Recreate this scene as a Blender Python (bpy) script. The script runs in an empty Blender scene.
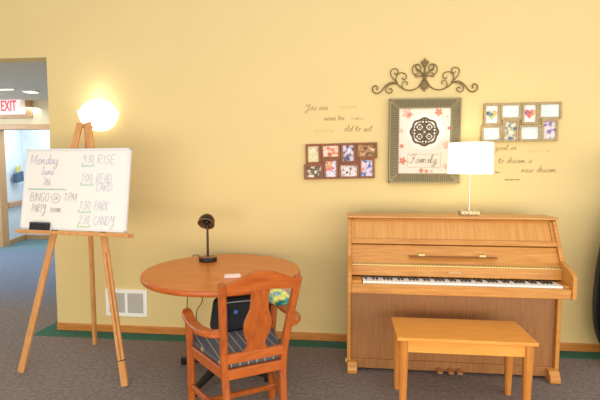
import bpy, bmesh, math, random
from mathutils import Vector, Matrix
random.seed(7)
C = bpy.context.scene.collection
PI = math.pi

# ------------------------------------------------------------------ helpers
def lin(c):
    return tuple(((v/255)/12.92 if v/255 <= .04045 else ((v/255+.055)/1.055)**2.4) for v in c)

def mat(name, rgb, rough=.6, metal=0, emit=None, estr=0, bump=0, bscale=200, var=0, vscale=4, spec=.5):
    m = bpy.data.materials.new(name); m.use_nodes = True
    nt = m.node_tree; b = nt.nodes['Principled BSDF']
    c = lin(rgb)
    b.inputs['Base Color'].default_value = (*c, 1)
    b.inputs['Roughness'].default_value = rough
    b.inputs['Metallic'].default_value = metal
    b.inputs['Specular IOR Level'].default_value = spec
    tc = nt.nodes.new('ShaderNodeTexCoord')
    if var:
        n = nt.nodes.new('ShaderNodeTexNoise'); n.inputs['Scale'].default_value = vscale; n.inputs['Detail'].default_value = 5
        nt.links.new(tc.outputs['Object'], n.inputs['Vector'])
        r = nt.nodes.new('ShaderNodeValToRGB')
        r.color_ramp.elements[0].position = .3; r.color_ramp.elements[1].position = .7
        r.color_ramp.elements[0].color = (*[v*(1-var) for v in c], 1)
        r.color_ramp.elements[1].color = (*[min(1, v*(1+var)) for v in c], 1)
        nt.links.new(n.outputs['Fac'], r.inputs['Fac']); nt.links.new(r.outputs['Color'], b.inputs['Base Color'])
    if emit:
        b.inputs['Emission Color'].default_value = (*lin(emit), 1)
        b.inputs['Emission Strength'].default_value = estr
    if bump:
        n2 = nt.nodes.new('ShaderNodeTexNoise'); n2.inputs['Scale'].default_value = bscale
        nt.links.new(tc.outputs['Object'], n2.inputs['Vector'])
        bp = nt.nodes.new('ShaderNodeBump'); bp.inputs['Strength'].default_value = bump; bp.inputs['Distance'].default_value = .01
        nt.links.new(n2.outputs['Fac'], bp.inputs['Height']); nt.links.new(bp.outputs['Normal'], b.inputs['Normal'])
    return m

def wood(name, light, dark, stretch=(1, 12, 12), scale=5, rough=.35, spec=.5):
    m = bpy.data.materials.new(name); m.use_nodes = True
    nt = m.node_tree; b = nt.nodes['Principled BSDF']
    b.inputs['Roughness'].default_value = rough; b.inputs['Specular IOR Level'].default_value = spec
    tc = nt.nodes.new('ShaderNodeTexCoord'); mp = nt.nodes.new('ShaderNodeMapping')
    mp.inputs['Scale'].default_value = stretch
    nt.links.new(tc.outputs['Object'], mp.inputs['Vector'])
    n = nt.nodes.new('ShaderNodeTexNoise'); n.inputs['Scale'].default_value = scale; n.inputs['Detail'].default_value = 6
    n.inputs['Roughness'].default_value = .6; n.inputs['Distortion'].default_value = .15
    nt.links.new(mp.outputs['Vector'], n.inputs['Vector'])
    r = nt.nodes.new('ShaderNodeValToRGB')
    r.color_ramp.elements[0].position = .32; r.color_ramp.elements[1].position = .68
    r.color_ramp.elements[0].color = (*lin(dark), 1); r.color_ramp.elements[1].color = (*lin(light), 1)
    nt.links.new(n.outputs['Fac'], r.inputs['Fac']); nt.links.new(r.outputs['Color'], b.inputs['Base Color'])
    return m

def stripes(name, base, line, pitch, width):
    m = bpy.data.materials.new(name); m.use_nodes = True
    nt = m.node_tree; b = nt.nodes['Principled BSDF']; b.inputs['Roughness'].default_value = .9
    tc = nt.nodes.new('ShaderNodeTexCoord'); s = nt.nodes.new('ShaderNodeSeparateXYZ')
    nt.links.new(tc.outputs['Object'], s.inputs[0])
    def mth(op, a, v):
        k = nt.nodes.new('ShaderNodeMath'); k.operation = op
        nt.links.new(a, k.inputs[0]); k.inputs[1].default_value = v
        return k.outputs[0]
    f = mth('FRACT', mth('DIVIDE', mth('ADD', s.outputs['X'], 5.0), pitch), 0)
    l = mth('LESS_THAN', f, width/pitch)
    mx = nt.nodes.new('ShaderNodeMix'); mx.data_type = 'RGBA'
    mx.inputs[6].default_value = (*lin(base), 1); mx.inputs[7].default_value = (*lin(line), 1)
    nt.links.new(l, mx.inputs[0]); nt.links.new(mx.outputs[2], b.inputs['Base Color'])
    return m

def patches(name, cols, scale, seed, rough=.4, glow=0):
    """blotchy picture / fabric: voronoi + noise through a constant-ish ramp"""
    m = bpy.data.materials.new(name); m.use_nodes = True
    nt = m.node_tree; b = nt.nodes['Principled BSDF']; b.inputs['Roughness'].default_value = rough
    tc = nt.nodes.new('ShaderNodeTexCoord'); mp = nt.nodes.new('ShaderNodeMapping')
    mp.inputs['Location'].default_value = (seed*3.1, seed*1.7, seed*2.3)
    nt.links.new(tc.outputs['Object'], mp.inputs['Vector'])
    n = nt.nodes.new('ShaderNodeTexNoise'); n.inputs['Scale'].default_value = scale; n.inputs['Detail'].default_value = 3
    nt.links.new(mp.outputs['Vector'], n.inputs['Vector'])
    r = nt.nodes.new('ShaderNodeValToRGB'); cr = r.color_ramp
    k = len(cols)
    while len(cr.elements) < k: cr.elements.new(.5)
    for i, c in enumerate(cols):
        cr.elements[i].position = .28+.44*i/(k-1); cr.elements[i].color = (*lin(c), 1)
    nt.links.new(n.outputs['Fac'], r.inputs['Fac']); nt.links.new(r.outputs['Color'], b.inputs['Base Color'])
    return m

def obj(name, bm, m, parent=None, smooth=False):
    me = bpy.data.meshes.new(name); bmesh.ops.recalc_face_normals(bm, faces=bm.faces[:])
    if smooth:
        for f in bm.faces: f.smooth = True
    bm.to_mesh(me); bm.free()
    o = bpy.data.objects.new(name, me); C.objects.link(o)
    if m: me.materials.append(m)
    if parent: o.parent = parent
    if smooth == 'auto':
        pass
    return o

def tag(o, label, cat, group=None):
    o['label'] = label; o['category'] = cat
    if group: o['group'] = group
    return o

def thing(name, label, cat, loc=(0, 0, 0), rotz=0, group=None):
    o = bpy.data.objects.new(name, None); o.empty_display_size = .1; C.objects.link(o)
    o.location = loc; o.rotation_euler = (0, 0, rotz)
    return tag(o, label, cat, group)

def struct(name, bm, m, parent=None):
    o = obj(name, bm, m, parent)
    if not parent: o['kind'] = 'structure'
    return o

def merge(bm, tmp):
    me = bpy.data.meshes.new('t'); tmp.to_mesh(me); tmp.free(); bm.from_mesh(me); bpy.data.meshes.remove(me)

def box(bm, x0, x1, y0, y1, z0, z1, bev=0, M=None, seg=2):
    t = bmesh.new(); bmesh.ops.create_cube(t, size=1)
    for v in t.verts:
        v.co = Vector(((x0+x1)/2+v.co.x*(x1-x0), (y0+y1)/2+v.co.y*(y1-y0), (z0+z1)/2+v.co.z*(z1-z0)))
    if bev: bmesh.ops.bevel(t, geom=t.edges[:], offset=bev, segments=seg, affect='EDGES', profile=.5)
    if M is not None: t.transform(M)
    merge(bm, t); return bm

def BX(*a, **k): return box(bmesh.new(), *a, **k)

def prism(bm, poly, axis, a, b, bev=0):
    """poly of 2D points extruded along axis from a to b.  axis 0: (y,z)  1: (x,z)  2: (x,y)"""
    t = bmesh.new()
    def P(p, v):
        return {0: (v, p[0], p[1]), 1: (p[0], v, p[1]), 2: (p[0], p[1], v)}[axis]
    A = [t.verts.new(P(p, a)) for p in poly]; B = [t.verts.new(P(p, b)) for p in poly]
    t.faces.new(A); t.faces.new(B[::-1]); n = len(poly)
    for i in range(n): t.faces.new((A[i], A[(i+1) % n], B[(i+1) % n], B[i]))
    if bev: bmesh.ops.bevel(t, geom=t.edges[:], offset=bev, segments=1, affect='EDGES')
    merge(bm, t); return bm

def lathe(bm, prof, center=(0, 0, 0), n=32, M=None, cap=True):
    t = bmesh.new(); rings = []
    for r, z in prof:
        if r < 1e-6: rings.append([t.verts.new((0, 0, z))])
        else: rings.append([t.verts.new((r*math.cos(2*PI*i/n), r*math.sin(2*PI*i/n), z)) for i in range(n)])
    for R1, R2 in zip(rings, rings[1:]):
        for i in range(n):
            j = (i+1) % n
            if len(R1) == 1 and len(R2) == 1: continue
            if len(R1) == 1: t.faces.new((R1[0], R2[j], R2[i]))
            elif len(R2) == 1: t.faces.new((R1[i], R1[j], R2[0]))
            else: t.faces.new((R1[i], R1[j], R2[j], R2[i]))
    if cap:
        if len(rings[0]) > 1: t.faces.new(rings[0][::-1])
        if len(rings[-1]) > 1: t.faces.new(rings[-1])
    t.transform(Matrix.Translation(center) if M is None else M)
    merge(bm, t); return bm

def spline(pts, k=6, closed=False):
    P = [Vector(p) for p in pts]; out = []; n = len(P)
    rng = range(n) if closed else range(n-1)
    for i in rng:
        p0 = P[(i-1) % n] if closed or i > 0 else P[0]*2-P[1]
        p1 = P[i]; p2 = P[(i+1) % n]
        p3 = P[(i+2) % n] if closed or i+2 < n else P[-1]*2-P[-2]
        for j in range(k):
            t = j/k
            out.append(.5*((2*p1)+(p2-p0)*t+(2*p0-5*p1+4*p2-p3)*t*t+(3*p1-p0-3*p2+p3)*t**3))
    if not closed: out.append(P[-1])
    return out

def sweep(bm, path, w, h=None, n=8, up=(0, 0, 1), closed=False, rect=False, rnd=0):
    """tube (ellipse w x h) or rectangle swept along path; w,h are full sizes or per-point lists"""
    t = bmesh.new(); P = [Vector(p) for p in path]; N = len(P); up = Vector(up); rings = []
    for i, p in enumerate(P):
        if closed: d = P[(i+1) % N]-P[i-1]
        else: d = P[min(i+1, N-1)]-P[max(i-1, 0)]
        d.normalize()
        s = d.cross(up)
        if s.length < 1e-4: s = d.cross(Vector((0, 1, 0)) if abs(d.y) < .9 else Vector((1, 0, 0)))
        s.normalize(); u = s.cross(d).normalized()
        wi = w[i] if isinstance(w, (list, tuple)) else w
        hi = wi if h is None else (h[i] if isinstance(h, (list, tuple)) else h)
        if rect:
            c = .22*min(wi, hi)
            q = [(-wi/2+c, -hi/2), (wi/2-c, -hi/2), (wi/2, -hi/2+c), (wi/2, hi/2-c), (wi/2-c, hi/2), (-wi/2+c, hi/2), (-wi/2, hi/2-c), (-wi/2, -hi/2+c)]
        else:
            q = [(wi/2*math.cos(2*PI*a/n), hi/2*math.sin(2*PI*a/n)) for a in range(n)]
        rings.append([t.verts.new(p+s*a+u*b) for a, b in q])
    m = len(rings[0])
    for i in range(N if closed else N-1):
        A = rings[i]; B = rings[(i+1) % N]
        for j in range(m): t.faces.new((A[j], A[(j+1) % m], B[(j+1) % m], B[j]))
    if not closed: t.faces.new(rings[0][::-1]); t.faces.new(rings[-1])
    merge(bm, t); return bm

def bar(bm, a, b, w, h=None, up=(0, 0, 1)):
    return sweep(bm, [a, b], w, h, up=up, rect=True)

# ---------------------------------------------------------------- stroke lettering
G = {  # cursive / print strokes: (advance, [strokes]); x-height 1, caps 2
'a': (1.15, [[(.85, .8), (.5, 1), (.1, .6), (.15, .1), (.5, .05), (.85, .8), (.85, .2), (1.15, .1)]]),
'c': (.95, [[(.8, .8), (.45, 1), (.1, .5), (.4, 0), (.95, .2)]]),
'd': (1.15, [[(.8, .8), (.45, 1), (.1, .5), (.4, 0), (.8, .6), (1.05, 2)], [(1.05, 2), (.85, .3), (1.15, .1)]]),
'e': (.95, [[(.05, .3), (.6, .6), (.5, 1), (.1, .6), (.3, 0), (.95, .2)]]),
'g': (1.1, [[(.8, .8), (.45, 1), (.1, .5), (.4, .1), (.8, .8), (.7, -.6), (.3, -1), (.1, -.6), (1.1, .1)]]),
'h': (1.1, [[(.1, 0), (.35, 2)], [(.15, .4), (.55, 1), (.75, .7), (.75, .1), (1.1, .1)]]),
'i': (.6, [[(.1, .4), (.25, 1), (.25, .1), (.6, .1)]]),
'l': (.65, [[(0, .2), (.4, 1.6), (.35, 2.1), (.15, 1.6), (.2, .1), (.65, .15)]]),
'm': (1.7, [[(.05, 0), (.15, 1), (.2, .2), (.5, 1), (.65, .7), (.65, 0), (.7, .4), (1.0, 1), (1.2, .7), (1.25, .1), (1.7, .1)]]),
'n': (1.2, [[(.05, 0), (.15, 1), (.2, .2), (.55, 1), (.75, .7), (.8, .1), (1.2, .1)]]),
'o': (1.05, [[(.5, 1), (.1, .6), (.3, 0), (.75, .4), (.5, 1), (1.05, .85)]]),
'r': (.9, [[(.05, .1), (.2, 1.1), (.5, .9), (.5, .1), (.9, .1)]]),
's': (.85, [[(0, .1), (.45, 1.1), (.6, .4), (.3, 0), (.85, .1)]]),
't': (.75, [[(.05, .3), (.4, 1.8), (.25, .2), (.75, .1)], [(.05, 1.2), (.7, 1.3)]]),
'u': (1.15, [[(.1, 1), (.1, .2), (.4, 0), (.75, .5), (.8, 1), (.8, .1), (1.15, .1)]]),
'v': (1.0, [[(.05, .9), (.2, 1), (.4, 0), (.75, 1), (1.0, .9)]]),
'w': (1.4, [[(.05, .9), (.15, .2), (.4, 0), (.65, .9), (.75, .1), (1.1, .2), (1.15, 1), (1.4, .9)]]),
'y': (1.1, [[(.1, 1), (.1, .3), (.4, .1), (.8, 1), (.7, -.6), (.3, -1), (.1, -.6), (1.1, .1)]]),
'Y': (1.6, [[(0, 1.7), (.25, 2.1), (.3, 1.2), (.7, 1), (1.2, 2.1), (.9, -.6), (.4, -1), (.2, -.5), (1.5, .3)]]),
'F': (1.6, [[(.1, 1.7), (.5, 2.1), (1.7, 2.1)], [(1.0, 2.1), (.8, .3), (.4, 0), (.1, .3)], [(.5, 1.1), (1.3, 1.2)]]),
'.': (.4, [[(.1, 0), (.2, .1)]]),
'M': (1.9, [[(.1, 0), (.2, 2), (.85, .4), (1.5, 2), (1.6, 0)]]),
'J': (1.1, [[(.3, 2), (1.0, 2)], [(.7, 2), (.7, .4), (.4, 0), (.05, .4)]]),
'B': (1.3, [[(.1, 0), (.1, 2), (.8, 1.8), (.8, 1.2), (.2, 1.05), (.95, .8), (.9, .15), (.1, 0)]]),
'I': (.5, [[(.2, 0), (.2, 2)]]),
'N': (1.4, [[(.1, 0), (.1, 2), (1.1, 0), (1.1, 2)]]),
'G': (1.4, [[(1.1, 1.7), (.6, 2), (.1, 1.2), (.3, .2), (.9, 0), (1.1, .8), (.7, .8)]]),
'O': (1.4, [[(.6, 2), (.1, 1.2), (.4, 0), (1.0, .4), (1.1, 1.5), (.6, 2)]]),
'P': (1.2, [[(.1, 0), (.1, 2), (.8, 1.9), (.9, 1.3), (.1, .95)]]),
'A': (1.3, [[(0, 0), (.55, 2), (1.1, 0)], [(.25, .75), (.9, .75)]]),
'R': (1.3, [[(.1, 0), (.1, 2), (.8, 1.9), (.9, 1.3), (.1, 1.0), (1.0, 0)]]),
'T': (1.2, [[(0, 2), (1.1, 2)], [(.55, 2), (.55, 0)]]),
'E': (1.2, [[(.95, 2), (.1, 2), (.1, 0), (.95, 0)], [(.1, 1), (.8, 1)]]),
'S': (1.2, [[(.95, 1.75), (.5, 2), (.1, 1.5), (.9, .6), (.5, 0), (.05, .3)]]),
'C': (1.3, [[(1.0, 1.7), (.6, 2), (.1, 1.2), (.3, .2), (.7, 0), (1.05, .3)]]),
'D': (1.4, [[(.1, 0), (.1, 2), (.8, 1.7), (1.0, 1), (.7, .2), (.1, 0)]]),
'K': (1.2, [[(.1, 0), (.1, 2)], [(.95, 2), (.15, .95), (1.0, 0)]]),
'L': (1.1, [[(.1, 2), (.1, 0), (.9, 0)]]),
'y2': (1.1, []),
'1': (.7, [[(.1, 1.6), (.4, 2), (.4, 0)]]), '2': (1.1, [[(.1, 1.6), (.5, 2), (.9, 1.5), (.1, 0), (1.0, 0)]]),
'3': (1.1, [[(.1, 1.8), (.6, 2), (.8, 1.4), (.4, 1.05), (.9, .6), (.5, 0), (.05, .2)]]),
'7': (1.1, [[(.05, 2), (.95, 2), (.3, 0)]]), '0': (1.1, [[(.5, 2), (.1, 1), (.5, 0), (.9, 1), (.5, 2)]]),
'9': (1.1, [[(.9, 1.5), (.5, 2), (.1, 1.5), (.5, 1), (.9, 1.5), (.8, 0)]]),
':': (.5, [[(.2, .4), (.25, .6)], [(.2, 1.3), (.25, 1.5)]]),
'@': (1.8, [[(1.1, .7), (.8, .5), (.7, 1), (1.0, 1.4), (1.15, .6), (1.5, .9), (1.4, 1.7), (.8, 2.1), (.2, 1.5), (.3, .3), (1.0, -.1), (1.5, .2)]]),
' ': (.8, []),
}
CAPS = set('MJBINGOPARTESCDKL')
def text_strokes(s):
    x = 0; out = []
    for ch in s:
        adv, st = G[ch]
        for k in st: out.append([(x+a, b) for a, b in k])
        x += adv
    return out, x

def ribbon(bm, pts, w, F):
    """flat ribbon; F maps (u,v)->Vector"""
    pts = [Vector((p[0], p[1])) for p in pts]; L = []; R = []
    for i, p in enumerate(pts):
        d = pts[min(i+1, len(pts)-1)]-pts[max(i-1, 0)]
        if d.length < 1e-9: d = Vector((1, 0))
        d.normalize(); nrm = Vector((-d.y, d.x))*w/2
        L.append(bm.verts.new(F(*(p+nrm)))); R.append(bm.verts.new(F(*(p-nrm))))
    for i in range(len(pts)-1): bm.faces.new((L[i], R[i], R[i+1], L[i+1]))

def write(bm, s, u0, u1, v0, xh, w, F, slant=0, rise=0, sharp=False):
    st, adv = text_strokes(s); sc = (u1-u0)/adv
    for k in st:
        q = [(u0+a*sc+slant*b*xh, v0+b*xh+rise*a*sc) for a, b in k]
        if not sharp: q = [(p.x, p.y) for p in spline([(a, b, 0) for a, b in q], 4)]
        ribbon(bm, q, w, F)

# ---------------------------------------------------------------- materials
M = {}
M['wall'] = mat('warm_yellow_paint', (227, 203, 143), .85, bump=.05, bscale=120, var=.015, vscale=2, spec=.2)
M['white_wall'] = mat('white_paint', (222, 234, 246), .8)
M['soffit'] = mat('cream_paint', (226, 212, 180), .8)
M['grey_ceiling'] = mat('grey_ceiling_paint', (206, 200, 192), .9, bump=.1, bscale=60)
M['carpet'] = mat('brown_grey_carpet', (144, 130, 122), .98, bump=.9, bscale=260, var=.22, vscale=38, spec=.1)
def add_blend(m, stops):
    nt = m.node_tree; b = nt.nodes['Principled BSDF']; src = b.inputs['Base Color'].links[0].from_socket
    tc = nt.nodes.new('ShaderNodeTexCoord'); sp_ = nt.nodes.new('ShaderNodeSeparateXYZ'); nt.links.new(tc.outputs['Object'], sp_.inputs[0])
    nz = nt.nodes.new('ShaderNodeTexNoise'); nz.inputs['Scale'].default_value = 6; nt.links.new(tc.outputs['Object'], nz.inputs['Vector'])
    a = nt.nodes.new('ShaderNodeMath'); a.operation = 'MULTIPLY_ADD'; nt.links.new(nz.outputs['Fac'], a.inputs[0]); a.inputs[1].default_value = .4
    nt.links.new(sp_.outputs['Y'], a.inputs[2])
    dv = nt.nodes.new('ShaderNodeMath'); dv.operation = 'DIVIDE'; nt.links.new(a.outputs[0], dv.inputs[0]); dv.inputs[1].default_value = 6
    rp = nt.nodes.new('ShaderNodeValToRGB'); cr = rp.color_ramp
    while len(cr.elements) < len(stops): cr.elements.new(.5)
    for e, (y, c) in zip(cr.elements, stops): e.position = y/6; e.color = (*c, 1)
    nt.links.new(dv.outputs[0], rp.inputs['Fac'])
    mx = nt.nodes.new('ShaderNodeMix'); mx.data_type = 'RGBA'; mx.blend_type = 'MULTIPLY'; mx.inputs[0].default_value = 1
    nt.links.new(src, mx.inputs[6]); nt.links.new(rp.outputs['Color'], mx.inputs[7]); nt.links.new(mx.outputs[2], b.inputs['Base Color'])
# the carpet changes from brown-grey to blue beyond the opening, teal in the far hall
add_blend(M['carpet'], [(.55, (1, 1, 1)), (1.5, (.66, .98, 1.55)), (3.4, (.60, 1.0, 1.60)), (4.1, (.55, 1.15, 1.45))])
M['blue_carpet'] = M['carpet']
M['green_carpet'] = mat('green_carpet', (74, 120, 100), .98, bump=.9, bscale=260, var=.15, vscale=40, spec=.1)
M['base_oak'] = wood('baseboard_oak', (214, 142, 72), (188, 116, 52), (1, 14, 14), 4)
M['oak_trim'] = wood('trim_oak', (204, 164, 118), (180, 140, 98), (2, 14, 14), 4)
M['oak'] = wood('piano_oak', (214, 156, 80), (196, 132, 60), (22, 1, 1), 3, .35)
M['oak_h'] = wood('piano_oak_lengthwise', (210, 150, 74), (186, 120, 50), (1, 14, 14), 5, .33)
M['oak_dark'] = wood('piano_oak_shelf', (150, 92, 44), (128, 74, 32), (1, 14, 14), 5, .35)
M['oak_shaded'] = wood('piano_oak_shaded', (168, 116, 68), (150, 98, 54), (16, 12, 1.0), 4, .4)  # same oak with the shade below the keyboard put into its colour
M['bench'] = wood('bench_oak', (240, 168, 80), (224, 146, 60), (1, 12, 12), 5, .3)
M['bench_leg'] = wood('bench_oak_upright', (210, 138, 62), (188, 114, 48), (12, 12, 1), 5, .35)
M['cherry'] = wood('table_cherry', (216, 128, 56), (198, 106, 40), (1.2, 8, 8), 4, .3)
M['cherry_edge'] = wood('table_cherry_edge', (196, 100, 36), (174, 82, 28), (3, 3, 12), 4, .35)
M['chair'] = wood('chair_beech', (184, 96, 38), (156, 74, 24), (10, 10, 1.5), 5, .32)
M['chair_h'] = wood('chair_beech_flat', (190, 100, 40), (160, 76, 26), (2, 10, 10), 5, .3)
M['easel'] = wood('easel_pine', (216, 158, 94), (196, 132, 70), (10, 10, 1), 5, .5)
M['seat_fabric'] = stripes('striped_fabric', (86, 86, 94), (170, 154, 124), .046, .006)
M['black'] = mat('black_plastic', (24, 24, 27), .45)
M['black_fabric'] = mat('black_fabric', (18, 18, 24), .8, bump=.2, bscale=150)
M['navy'] = mat('navy_fabric', (30, 38, 76), .8, bump=.2, bscale=150)
M['blue'] = mat('blue_print', (70, 92, 160), .6)
M['whiteish'] = mat('whiteboard_white', (243, 236, 226), .3)
M['alu'] = mat('pale_aluminium', (232, 230, 232), .4, .1)
M['white'] = mat('white_enamel', (250, 248, 242), .45)
M['louver'] = mat('grey_louver', (200, 196, 186), .5)
M['vent_dark'] = mat('vent_shadow', (120, 116, 106), .8)
M['violet_ink'] = mat('violet_marker', (178, 170, 198), .5)
M['grey_ink'] = mat('grey_marker', (178, 168, 166), .5)
M['blue_ink'] = mat('blue_marker', (184, 190, 210), .5)
M['green_ink'] = mat('green_marker', (172, 208, 190), .5)
M['bronze'] = mat('dark_bronze', (96, 78, 48), .5, .4)
M['iron'] = mat('antique_iron', (126, 104, 62), .55, .3)
M['lamp_bronze'] = mat('dark_brown_bronze', (58, 44, 34), .3, .6)
M['copper'] = mat('copper_rim', (150, 112, 84), .4, .5)
M['pewter'] = mat('pewter_green_frame', (148, 134, 98), .45, .25)
M['pewter_dark'] = mat('dark_pewter', (112, 100, 70), .5, .25)
M['canvas'] = mat('cream_art_paper', (236, 221, 202), .6, var=.03, vscale=14)
M['canvas2'] = mat('pale_art_paper', (246, 237, 222), .6)
M['coral'] = mat('coral_flower', (216, 132, 106), .6)
M['peach'] = mat('peach_flower', (234, 188, 164), .6)
M['script_grey'] = mat('grey_script', (182, 168, 142), .6)
M['decal'] = mat('brown_vinyl', (168, 138, 90), .6)
M['decal_faint'] = mat('pale_brown_vinyl', (214, 186, 128), .6)
M['redwood'] = wood('red_brown_frame', (150, 86, 42), (122, 66, 30), (6, 6, 6), 6, .4)
M['tanwood'] = wood('weathered_tan_frame', (186, 164, 120), (160, 136, 94), (6, 6, 6), 6, .6)
M['brass'] = mat('brass', (218, 190, 118), .4, .3)
M['brass_dark'] = mat('dark_brass', (110, 80, 36), .4, .5)
M['pale_gold'] = mat('pale_gold_mark', (238, 206, 150), .5)
M['tan_tab'] = mat('cream_tab', (232, 204, 148), .5)
M['ivory'] = mat('white_key_plastic', (250, 247, 240), .25)
M['ebony'] = mat('black_key_plastic', (44, 34, 30), .3)
M['gap_dark'] = mat('dark_gap', (40, 26, 16), .9)
M['chrome'] = mat('brushed_nickel', (206, 198, 180), .3, .8)
M['acrylic'] = mat('mottled_glass_block', (188, 170, 130), .2, .2, var=.35, vscale=60)
M['shade'] = mat('white_linen_shade', (250, 246, 236), .8, emit=(255, 246, 226), estr=1.3)
M['bowl'] = mat('frosted_glass_bowl', (255, 250, 240), .5, emit=(255, 248, 236), estr=2.0)
M['red'] = mat('exit_red', (226, 84, 96), .5, emit=(226, 60, 80), estr=.35)
M['sign_white'] = mat('exit_white', (252, 240, 238), .5, emit=(255, 238, 236), estr=.35)
M['ceil_light'] = mat('lit_lens', (255, 250, 236), .5, emit=(255, 248, 230), estr=1.2)
M['file_blue'] = mat('slate_blue_plastic', (66, 96, 124), .5)
M['file_paper'] = mat('yellow_paper', (222, 206, 110), .7)
M['eraser'] = mat('charcoal_eraser', (62, 58, 62), .8)
M['napkin'] = mat('pink_white_paper', (246, 226, 214), .7)
M['pouch'] = patches('teal_yellow_pink_print', [(20, 110, 110), (40, 150, 145), (228, 214, 90), (60, 150, 160), (230, 110, 120)], 9, 3, .7)
M['heart_paper'] = mat('heart_paper', (238, 232, 228), .6)
M['case'] = mat('black_case_shell', (34, 38, 38), .5, bump=.1, bscale=80)

# ---------------------------------------------------------------- the room
WX0 = -2.566
bm = BX(WX0, 3.4, 0, .14, 0, 3.7)
struct('wall_back', bm, M['wall'])
bm = BX(-6.2, WX0, 0, .14, 2.393, 3.7)
struct('wall_header', bm, M['wall'])
bm = BX(-9.2, 3.4, -4.6, .75, -.1, 0)
struct('floor', bm, M['carpet'])
bm = BX(-9.2, -2.42, .75, 6.0, -.1, 0)
struct('floor_corridor', bm, M['blue_carpet'])
bm = bmesh.new()
box(bm, -2.70, 3.4, -.15, 0, 0, .004); box(bm, -2.70, WX0, 0, .75, 0, .004)
struct('trim_1', bm, M['green_carpet'])
bm = BX(WX0, 3.4, -.016, 0, 0.004, .066, .003)
struct('baseboard_back', bm, M['base_oak'])
# corridor beyond the opening
bm = BX(-9.2, -2.42, .14, 6.0, 2.61, 2.7)
struct('ceiling_corridor', bm, M['grey_ceiling'])
bm = BX(WX0, -2.42, .14, 6.0, 0, 2.61)
struct('wall_corridor_right', bm, M['wall'])
bm = BX(-9.2, -9.1, -4.6, 6.0, 0, 2.7)
struct('wall_corridor_left', bm, M['soffit'])
bm = bmesh.new(); box(bm, -9.1, -6.26, 3.7, 3.8, 0, 2.61); box(bm, -6.26, WX0, 3.7, 3.8, 2.2, 2.61)
struct('wall_corridor_end', bm, M['soffit'])
bm = bmesh.new(); box(bm, -6.26, WX0, 3.66, 3.82, 2.11, 2.2, .006); box(bm, -6.26, -6.165, 3.66, 3.82, 0, 2.11, .006)
struct('trim_2', bm, M['oak_trim'])
bm = BX(-9.1, WX0, 4.58, 4.7, 0, 2.61); struct('wall_hall_back', bm, M['white_wall'])
bm = bmesh.new(); prism(bm, [(-6.215, 3.82), (-6.45, 4.58), (-6.6, 4.58), (-6.4, 3.82)], 2, 0, 2.61)
struct('wall_hall_left', bm, M['white_wall'])
bm = bmesh.new(); prism(bm, [(-6.195, 3.82), (-6.43, 4.56), (-6.45, 4.58), (-6.215, 3.82)], 2, 0, .09)
box(bm, -6.45, WX0, 4.56, 4.58, 0, .09)
struct('baseboard_hall', bm, M['oak_trim'])
bm = bmesh.new(); bar(bm, (-6.19, 3.84, .745), (-6.41, 4.54, .745), .05, .1)
hr = tag(obj('handrail', bm, M['oak_trim']), 'wooden handrail along the pale wall beyond the far doorway', 'handrail')
# wall file on hall wall
wf = thing('wall_file', 'slate blue wall file holder on the pale wall beyond the doorway', 'file holder', (-6.30, 4.18, 1.15))
dv = Vector((-.235, .76, 0)).normalized(); nv = Vector((dv.y, -dv.x, 0))
def wfp(a, b, z): return dv*a+nv*b+Vector((0, 0, z))
def wf_box(a0, a1, b0, b1, zz):
    t = bmesh.new()
    lo = [t.verts.new(wfp(a, b, z)) for a, b, z in ((a0, b0, zz[0]), (a1, b0, zz[1]), (a1, b1, zz[1]), (a0, b1, zz[0]))]
    hi = [t.verts.new(wfp(a, b, z)) for a, b, z in ((a0, b0, zz[2]), (a1, b0, zz[3]), (a1, b1, zz[3]), (a0, b1, zz[2]))]
    t.faces.new(lo); t.faces.new(hi)
    for i in range(4): t.faces.new((lo[i], lo[(i+1) % 4], hi[(i+1) % 4], hi[i]))
    return t
obj('pocket', wf_box(-.12, .18, .02, .09, (0, .03, .17, .22)), M['file_blue'], wf)
obj("folder", wf_box(.02, .17, .035, .05, (.1, .1, .30, .34)), M['file_paper'], wf)

# exit sign; the tan plate behind it stands in for its shadow
ex = thing('exit_sign', 'white exit sign with red letters above the far doorway', 'exit sign', (-5.86, 3.7, 2.36))
obj('shadow_plate', BX(-.26, .36, -.05, 0, -.05, .25, .006), M['oak_trim'], ex)
obj('sign_box', BX(-.24, .26, -.16, -.05, 0, .27, .012), M['sign_white'], ex)
def text_mesh(name, body, size, m, parent, loc, bold=0):
    cu = bpy.data.curves.new(name, 'FONT'); cu.body = body; cu.size = size; cu.align_x = 'CENTER'; cu.align_y = 'CENTER'
    cu.offset = bold; cu.extrude = .002
    o = bpy.data.objects.new('tmp', cu); C.objects.link(o)
    me = bpy.data.meshes.new_from_object(o.evaluated_get(bpy.context.evaluated_depsgraph_get()))
    bpy.data.objects.remove(o)
    me.materials.clear(); me.materials.append(m)
    q = bpy.data.objects.new(name, me); C.objects.link(q); q.parent = parent
    q.location = loc; q.rotation_euler = (PI/2, 0, 0)
    return q
q = text_mesh('lettering', 'EXIT', .255, M['red'], ex, (.03, -.163, .135), .004); q.scale = (.56, 1, 1)
# corridor ceiling fixtures
for i, (x, y, w, l) in enumerate([(-4.80, 2.75, .20, .16), (-5.12, 2.5, .5, .06)]):
    cl = thing('ceiling_light', ['square lit ceiling fixture in the corridor, nearer the wall edge', 'long pale ceiling fixture in the corridor above the exit sign'][i], 'ceiling light', (x, y, 2.61))
    bm = bmesh.new(); box(bm, -w/2, w/2, -l/2, l/2, -.02, 0, .004); obj('housing', bm, M['white'], cl)
    obj('lens', BX(-w/2+.02, w/2-.02, -l/2+.02, l/2-.02, -.03, -.02, .003), M['ceil_light'], cl)

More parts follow.
